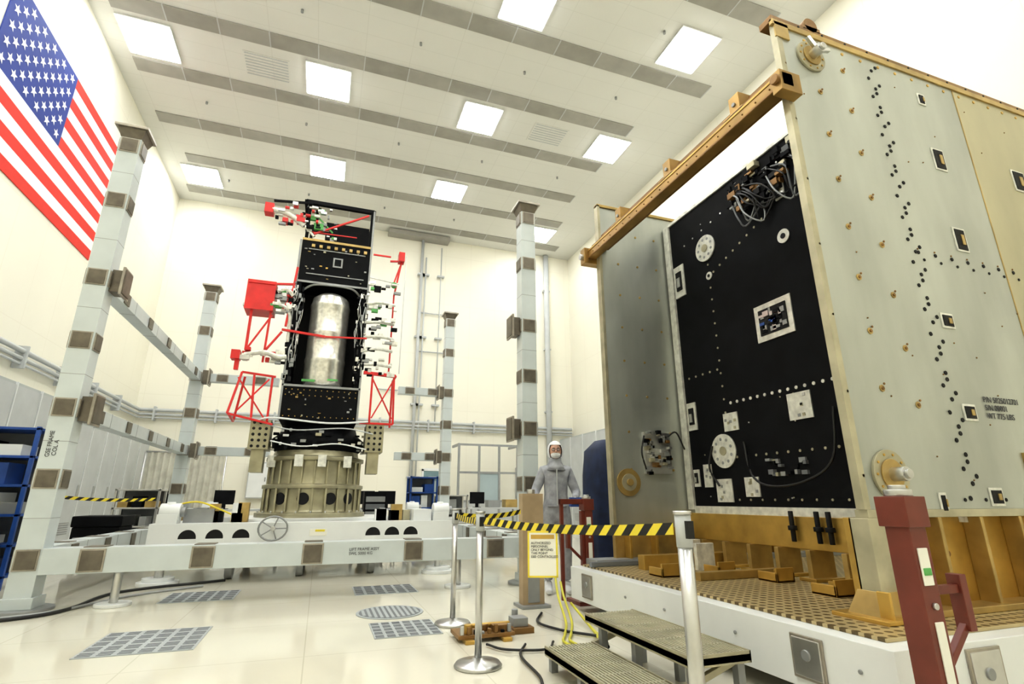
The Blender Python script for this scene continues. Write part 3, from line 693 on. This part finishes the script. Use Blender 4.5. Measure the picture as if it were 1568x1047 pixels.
# ---------------------------------------------------------------- floor grilles
def grille(x,y,sx,sy):
    b=B('floor_grille'); b.box(x-sx/2,x+sx/2,y-sy/2,y+sy/2,0,.006,LOCKG); n=6; m=5
    for i in range(n):
        for j in range(m):
            cx=x-sx/2+sx*(i+.5)/n; cy=y-sy/2+sy*(j+.5)/m
            for k in (-1,0,1): b.box(cx-sx/n*.36,cx+sx/n*.36,cy+k*sy/m*.27-sy/m*.07,cy+k*sy/m*.27+sy/m*.07,.006,.008,SLOT)
    b.done()
grille(-1.25,5.72,.82,.85); grille(-1.27,8.0,.8,.75); grille(.93,7.78,.8,.7); grille(.86,5.46,.6,.62)
b=B('round_floor_grate'); b.cyl((.82,6.25,0),(.82,6.25,.008),.35,LOCKG,n=48); b.cyl((.82,6.25,.008),(.82,6.25,.010),.32,SLOT,n=48)
for i in range(-5,6):
    h=math.sqrt(max(0,.31**2-(i*.055)**2)); b.box(.82+i*.055-.015,.82+i*.055+.015,6.25-h,6.25+h,.010,.013,LOCKG)
b.done()

b=B('tooling_pallet')
b.box(1.2,1.7,4.75,5.05,.03,.06,BRONZE); b.box(1.25,1.33,4.7,5.1,0,.03,GOLD); b.box(1.58,1.66,4.7,5.1,0,.03,GOLD)
b.cyl((1.3,4.82,.06),(1.3,4.82,.13),.035,GOLD); b.cyl((1.45,4.9,.06),(1.45,4.9,.11),.05,BRONZE); b.box(1.52,1.66,4.8,4.95,.06,.11,BRONZE)
b.box(1.74,1.94,4.9,5.2,0,.05,BRONZE); b.box(1.76,1.9,4.95,5.1,.05,.12,GREY); b.cyl((1.84,5.15,.05),(1.84,5.15,.16),.03,GREY)
b.cyl((1.3,4.9,.1),(1.7,4.9,.1),.018,GOLD)
for k in range(8): b.box(1.22+k*.06,1.25+k*.06,4.76,4.79,.06,U(.08,.13),random.choice((GREY,BLACK,BRONZE,STEEL)))
b.done(bevel=.004)
b=B('yellow_air_hose')
for k in range(2):
    o_=k*.06
    b.tube([(2.42+o_,5.5,.38-o_),(2.36+o_,5.3,.22),(2.3+o_,5.0,.05),(2.15+o_,4.7,.02),(2.03+o_,4.45,.02),(2.1+o_,4.2,.02),(2.35,4.4+o_,.02),(2.45,4.8,.04),(2.5,5.3,.15)],.012,HOSE)
b.tube([(2.3,5.6,.02),(2.1,5.2,.02),(2.2,4.8,.02),(2.4,4.5,.02),(2.3,4.2,.02)],.012,BLK)
b.done()
b=B('power_cable')
b.tube([(1.7,4.5,.02),(1.55,4.2,.02),(1.5,3.7,.02),(1.42,3.4,.02),(1.55,3.2,.02)],.010,BLK)
b.tube([(1.95,4.5,.02),(1.8,4.3,.02),(1.5,4.4,.02),(1.4,4.6,.02)],.010,BLK)
b.done()
b=B('wooden_upright')
b.box(2.24,2.5,5.99,6.12,.03,1.22,WOOD); b.box(2.2,2.54,5.9,6.2,0,.03,GREY); b.box(2.3,2.44,5.983,5.99,.05,.5,GREY); b.cyl((2.37,6.05,1.22),(2.37,6.05,1.27),.05,STEEL,n=16)
b.done(bevel=.006)
b=B('draped_rack')
n=40; prof=[(1.0,0.0),(1.0,.8),(.97,1.5),(.9,1.85),(.6,2.0),(.05,2.03)]
rings=[]
k_=b.i(NAVY)
for s_,z in prof:
    ring=[]
    for j in range(n):
        t=2*math.pi*j/n; f=1+.05*math.sin(9*t)*(1-z/2.2)
        c,s=math.cos(t),math.sin(t); e=.6
        ring.append(b.bm.verts.new((4.14+.5*s_*f*abs(c)**e*(1 if c>0 else -1),7.05+.4*s_*f*abs(s)**e*(1 if s>0 else -1),z)))
    rings.append(ring)
for a,c in zip(rings,rings[1:]):
    for j in range(n):
        F=b.bm.faces.new((a[j],a[(j+1)%n],c[(j+1)%n],c[j])); F.material_index=k_; F.smooth=True
b.bm.faces.new(rings[-1])
b.done()

# ---------------------------------------------------------------- background equipment
def rack(name,x,y,w_,d_,h,frame_mat,shelves,cols,seed=1):
    random.seed(seed); b=B(name)
    for sx in (0,1):
        for sy in (0,1): b.box(x+sx*(w_-.05),x+sx*(w_-.05)+.05,y+sy*(d_-.05),y+sy*(d_-.05)+.05,0,h,frame_mat)
    b.box(x+.05,x+w_-.05,y+d_-.02,y+d_,.1,h-.05,SLOT)
    for k in range(shelves):
        z=.15+(h-.2)*k/(shelves-1); b.box(x,x+w_,y,y+d_,z,z+.035,frame_mat)
        if k<shelves-1:
            xx=x+.08
            while xx<x+w_-.25:
                ww=U(.12,.3); hh=U(.1,(h-.2)/(shelves-1)-.08); b.box(xx,xx+ww,y+.06,y+d_-.08,z+.035,z+.035+hh,random.choice(cols)); xx+=ww+U(.02,.1)
    return b.done(bevel=.004)
rack('storage_rack',-5.1,9.3,1.25,.6,2.15,BLUE,6,(WHITE,BLACK,BLUE,GREY,NAVY),3)
rack('storage_rack',-5.0,8.1,1.1,.6,1.35,BLUE,4,(WHITE,BLACK,GREY,BLUE),5)
rack('instrument_cart',2.2,14.3,.75,.6,1.75,BLUE,5,(WHITE,BLUE,GREY,BLACK,STEEL,BLUE),8)
rack('tool_cart',3.2,15.5,.9,.6,1.3,STEEL,4,(GREY,WHITE,BLACK),9)
rack('tool_cart',-4.4,14.6,.9,.6,1.4,STEEL,4,(GREY,WHITE,BLACK,TAN),19)
def bench(x,y,w_,seed):
    random.seed(seed); b=B('workbench')
    b.box(x,x+w_,y,y+.75,.86,.91,LGREY)
    for sx in (x+.05,x+w_-.1):
        for sy in (y+.05,y+.65): b.box(sx,sx+.05,sy,sy+.05,0,.86,GREY)
    b.box(x+.1,x+w_-.1,y+.1,y+.65,.3,.33,GREY)
    xx=x+.1
    while xx<x+w_-.45:
        t=random.choice((0,1,2)); 
        if t==0: b.box(xx,xx+.5,y+.35,y+.39,1.03,1.4,BLACK); b.box(xx+.2,xx+.3,y+.36,y+.42,.91,1.05,BLACK); b.box(xx+.13,xx+.37,y+.28,y+.5,.91,.925,BLACK)
        elif t==1: b.box(xx,xx+.42,y+.2,y+.6,.91,U(1.1,1.5),random.choice((TAN,GREY,WHITE)))
        else: b.box(xx,xx+.3,y+.2,y+.5,.91,1.05,random.choice((WHITE,BLUE,GREY)))
        xx+=.6
    b.box(x+.3,x+.9,y+.1,y+.6,.33,.7,random.choice((TAN,WHITE)))
    b.done(bevel=.004)
bench(-2.8,16.2,1.9,1); bench(.9,16.0,1.3,2); bench(-4.6,18.0,1.6,3); bench(4.6,17.2,1.8,4); bench(-.6,18.3,1.8,6)
b=B('equipment_case')
b.box(-3.95,-3.25,11.4,12.1,.12,.70,BLACK); b.box(-3.97,-3.23,11.38,12.12,.70,.88,BLACK); b.box(-3.9,-3.3,11.36,11.4,.5,.54,STEEL)
for x in (-3.85,-3.35):
    for y in (11.5,12.0): b.cyl((x-.03,y,.06),(x+.03,y,.06),.06,GREY,n=14)
b.done(bevel=.02)
b=B('electronics_rack')
b.box(1.05,1.6,14.1,14.7,.08,1.35,BLACK); 
for k in range(6): b.box(1.09,1.56,14.085,14.1,.2+k*.18,.33+k*.18,GREY if k%2 else SLOT)
for x in (1.12,1.52): b.cyl((x,14.2,0),(x,14.2,.08),.04,GREY,n=10); b.cyl((x,14.6,0),(x,14.6,.08),.04,GREY,n=10)
b.done(bevel=.01)
b=B('curtain_partition')
n=60; z0,z1=.05,2.6; k_=b.i(M('vinyl_curtain',(.55,.54,.46),.25,0,.15,4,alpha=.75))
pv=None
for j in range(n+1):
    x=-5.3+j*2.2/n; y=19.8+.06*math.sin(j*1.3)
    v=(b.bm.verts.new((x,y,z0)),b.bm.verts.new((x,y,z1)))
    if pv: F=b.bm.faces.new((pv[0],v[0],v[1],pv[1])); F.material_index=k_; F.smooth=True
    pv=v
b.cyl((-5.35,19.8,2.62),(-3.05,19.8,2.62),.03,STEEL,n=10); b.cyl((-5.35,19.8,0),(-5.35,19.8,2.62),.03,STEEL,n=10); b.cyl((-3.05,19.8,0),(-3.05,19.8,2.62),.03,STEEL,n=10)
b.done()
b=B('window_1')
x0,x1,yv,h=5.1,7.6,20.9,3.3
for x in (x0,x0+.85,x0+1.7,x1): b.box(x-.04,x+.04,yv-.04,yv+.04,0,h,GREY)
for z in (.05,1.1,2.2,h): b.box(x0,x1,yv-.03,yv+.03,z-.04,z+.04,GREY)
for x in (x0,x1): b.box(x-.03,x+.03,yv,YB-.27,h-.05,h+.05,GREY); b.box(x-.01,x+.01,yv,YB-.27,1.1,1.15,GREY)
b.box(x0+.04,x1-.04,yv-.005,yv+.005,.1,1.06,LGREY); b.box(x0+.9,x0+1.66,yv-.005,yv+.005,1.14,2.16,GLASS)
b.done()
b=B('door_1'); yd=YB-.01; b.box(3.95,4.8,yd-.06,yd,0,2.3,M('door_paint',(.20,.30,.32),.4)); b.box(3.88,3.95,yd-.08,yd,0,2.37,WHITE); b.box(4.8,4.87,yd-.08,yd,0,2.37,WHITE); b.box(3.88,4.87,yd-.08,yd,2.3,2.4,WHITE); b.box(4.15,4.6,yd-.065,yd-.06,1.3,1.9,GLASS); b.cyl((4.7,yd-.12,1.05),(4.7,yd-.06,1.05),.03,STEEL); b.done()
for x in (-2.6,-1.6,.4,8.0):
    b=B('electrical_panel'); b.box(x,x+.7,YB-.25,YB-.01,1.2,2.5,LGREY); b.box(x+.03,x+.67,YB-.27,YB-.25,1.24,2.46,WHITE); b.box(x+.58,x+.62,YB-.3,YB-.27,1.8,1.95,GREY); b.done()
b=B('warning_placard'); b.box(8.1,8.6,YB-.03,YB-.01,2.8,3.1,YEL); b.box(8.15,8.55,YB-.035,YB-.03,2.92,2.98,BLK); b.done()

# ---------------------------------------------------------------- technician
tech=empty('technician',(3.02,6.78,0))
def skin(name,chains,mat,parent,sub=2):
    me=bpy.data.meshes.new(name); V=[];E=[];RR=[];roots=[]
    for vs,es in chains:
        o=len(V); roots.append(o)
        for co,rx,ry in vs: V.append(co); RR.append((rx,ry))
        for a,c in es: E.append((a+o,c+o))
    me.from_pydata(V,E,[]); o=bpy.data.objects.new(name,me); scene.collection.objects.link(o)
    m=o.modifiers.new('skin','SKIN'); m.use_smooth_shade=True
    sv=me.skin_vertices[0].data
    for i,r in enumerate(RR): sv[i].radius=r; sv[i].use_root=(i in roots)
    s=o.modifiers.new('sub','SUBSURF'); s.levels=sub; s.render_levels=sub
    me.materials.append(mat); o.parent=parent; return o
V=[((0,0,1.00),.17,.13),((0,-.005,1.14),.16,.13),((0,-.01,1.36),.185,.14),((0,0,1.50),.13,.105),((0,-.01,1.58),.07,.07),
 ((.165,0,1.48),.085,.085),((.28,-.02,1.20),.064,.064),((.22,-.26,1.14),.046,.046),
 ((-.165,0,1.48),.085,.085),((-.29,-.03,1.21),.064,.064),((-.30,-.27,1.14),.046,.046),
 ((.105,0,.90),.12,.12),((.115,-.02,.52),.088,.088),((.12,.02,.13),.07,.07),
 ((-.105,0,.90),.12,.12),((-.115,-.02,.52),.088,.088),((-.12,.02,.13),.07,.07)]
E=[(0,1),(1,2),(2,3),(3,4),(3,5),(5,6),(6,7),(3,8),(8,9),(9,10),(0,11),(11,12),(12,13),(0,14),(14,15),(15,16)]
skin('coverall',[(V,E)],SUIT,tech)
skin('shoe_covers',[([((s*.12,.04,.15),.06,.06),((s*.12,.02,.06),.055,.055),((s*.13,-.10,.045),.05,.042),((s*.135,-.2,.038),.042,.034)],[(0,1),(1,2),(2,3)]) for s in (-1,1)],SUITW,tech)
def hand(wx,wy,wz,s):
    ch=[([((wx,wy,wz),.028,.026),((wx,wy-.05,wz-.005),.038,.019),((wx,wy-.09,wz-.01),.040,.017)],[(0,1),(1,2)])]
    for k,(off,L) in enumerate(((-.032,.062),(-.011,.074),(.011,.070),(.032,.054))):
        bx=wx+off; y=wy-.09
        ch.append(([((bx,y+.02,wz-.01),.009,.009),((bx+off*.1,y-L*.5,wz-.012),.009,.009),((bx+off*.15,y-L*.85,wz-.035),.0085,.0085),((bx+off*.15,y-L*.95,wz-.06),.008,.008)],[(0,1),(1,2),(2,3)]))
    ch.append(([((wx+s*.02,wy-.035,wz-.01),.011,.011),((wx+s*.055,wy-.065,wz-.02),.010,.010),((wx+s*.062,wy-.10,wz-.035),.009,.009)],[(0,1),(1,2)]))
    return ch
skin('gloved_hands',hand(.215,-.28,1.135,-1)+hand(-.30,-.29,1.135,1),GLOVE,tech,1)
hd=empty('head_group',(0,0,0)); hd.parent=tech
b=B('head'); hc=(0,-.03,1.74)
b.ball(hc,.1,SKIN,(.82,.95,1.22),24)
b.ball((0,-.128,1.735),.018,SKIN,(.8,1.1,1.3),12)
BROW=M('brow',(.15,.1,.07),.7)
for s in (-1,1):
    b.ball((s*.032,-.112,1.758),.014,FWHITE,(1,.6,.7),12); b.ball((s*.032,-.121,1.758),.006,INK,(1,.5,1),8)
    b.ball((s*.032,-.116,1.778),.018,BROW,(1,.4,.22),8); b.ball((s*.083,-.02,1.74),.022,SKIN,(.4,.8,1.3),10)
    b.tube([(s*.032+.024*math.cos(t),-.128,1.757+.019*math.sin(t)) for t in [k*.628 for k in range(11)]],.0035,INK,n=5,sub=1)
b.box(-.012,.012,-.131,-.127,1.757,1.762,INK)
b.ball((0,-.075,1.688),.062,SUITW,(1.12,1.0,.70),20)
for k in range(3): b.tube([(-.055,-.105,1.665+k*.02),(0,-.139,1.67+k*.02),(.055,-.105,1.665+k*.02)],.003,LGREY,n=5)
b.done(hd)
b=B('hood')
b.ball((0,-.010,1.745),.120,SUITW,(.90,.98,1.15),32)
dl=[v for v in b.bm.verts if v.co.y<-.070 and abs(v.co.x)<.078 and 1.64<v.co.z<1.815]
bmesh.ops.delete(b.bm,geom=dl,context='VERTS')
b.lathe([(.16,1.49),(.12,1.55),(.088,1.61),(.085,1.66)],(0,0,0),SUIT,n=24)
b.done(hd)
b=B('coverall_trim')
b.box(-.006,.006,-.165,-.13,1.05,1.5,LGREY); 
b.tube([(-.16,-.03,1.045),(-.1,-.13,1.04),(0,-.15,1.04),(.1,-.13,1.04),(.16,-.03,1.045)],.012,SUIT,n=6)
b.done(tech)
b=B('parts_tray'); b.box(.12,.36,-.52,-.38,1.035,1.145,BLUE); b.box(.14,.34,-.525,-.52,1.06,1.12,NAVY); b.done(tech,bevel=.01)
tech.scale=(1.0,1.0,1.03); tech.rotation_euler=(0,0,-.3)

w_=bpy.data.worlds.new('world'); scene.world=w_; w_.use_nodes=True
w_.node_tree.nodes['Background'].inputs[0].default_value=(.9,.9,.85,1); w_.node_tree.nodes['Background'].inputs[1].default_value=.3
cam=bpy.data.cameras.new('camera'); co=bpy.data.objects.new('camera',cam); scene.collection.objects.link(co)
cam.sensor_width=36; cam.lens=18.37; cam.clip_start=.05; cam.clip_end=200
co.location=(0,0,1.15); co.rotation_euler=(math.radians(90+16.8),0,math.radians(-19.4))
scene.camera=co
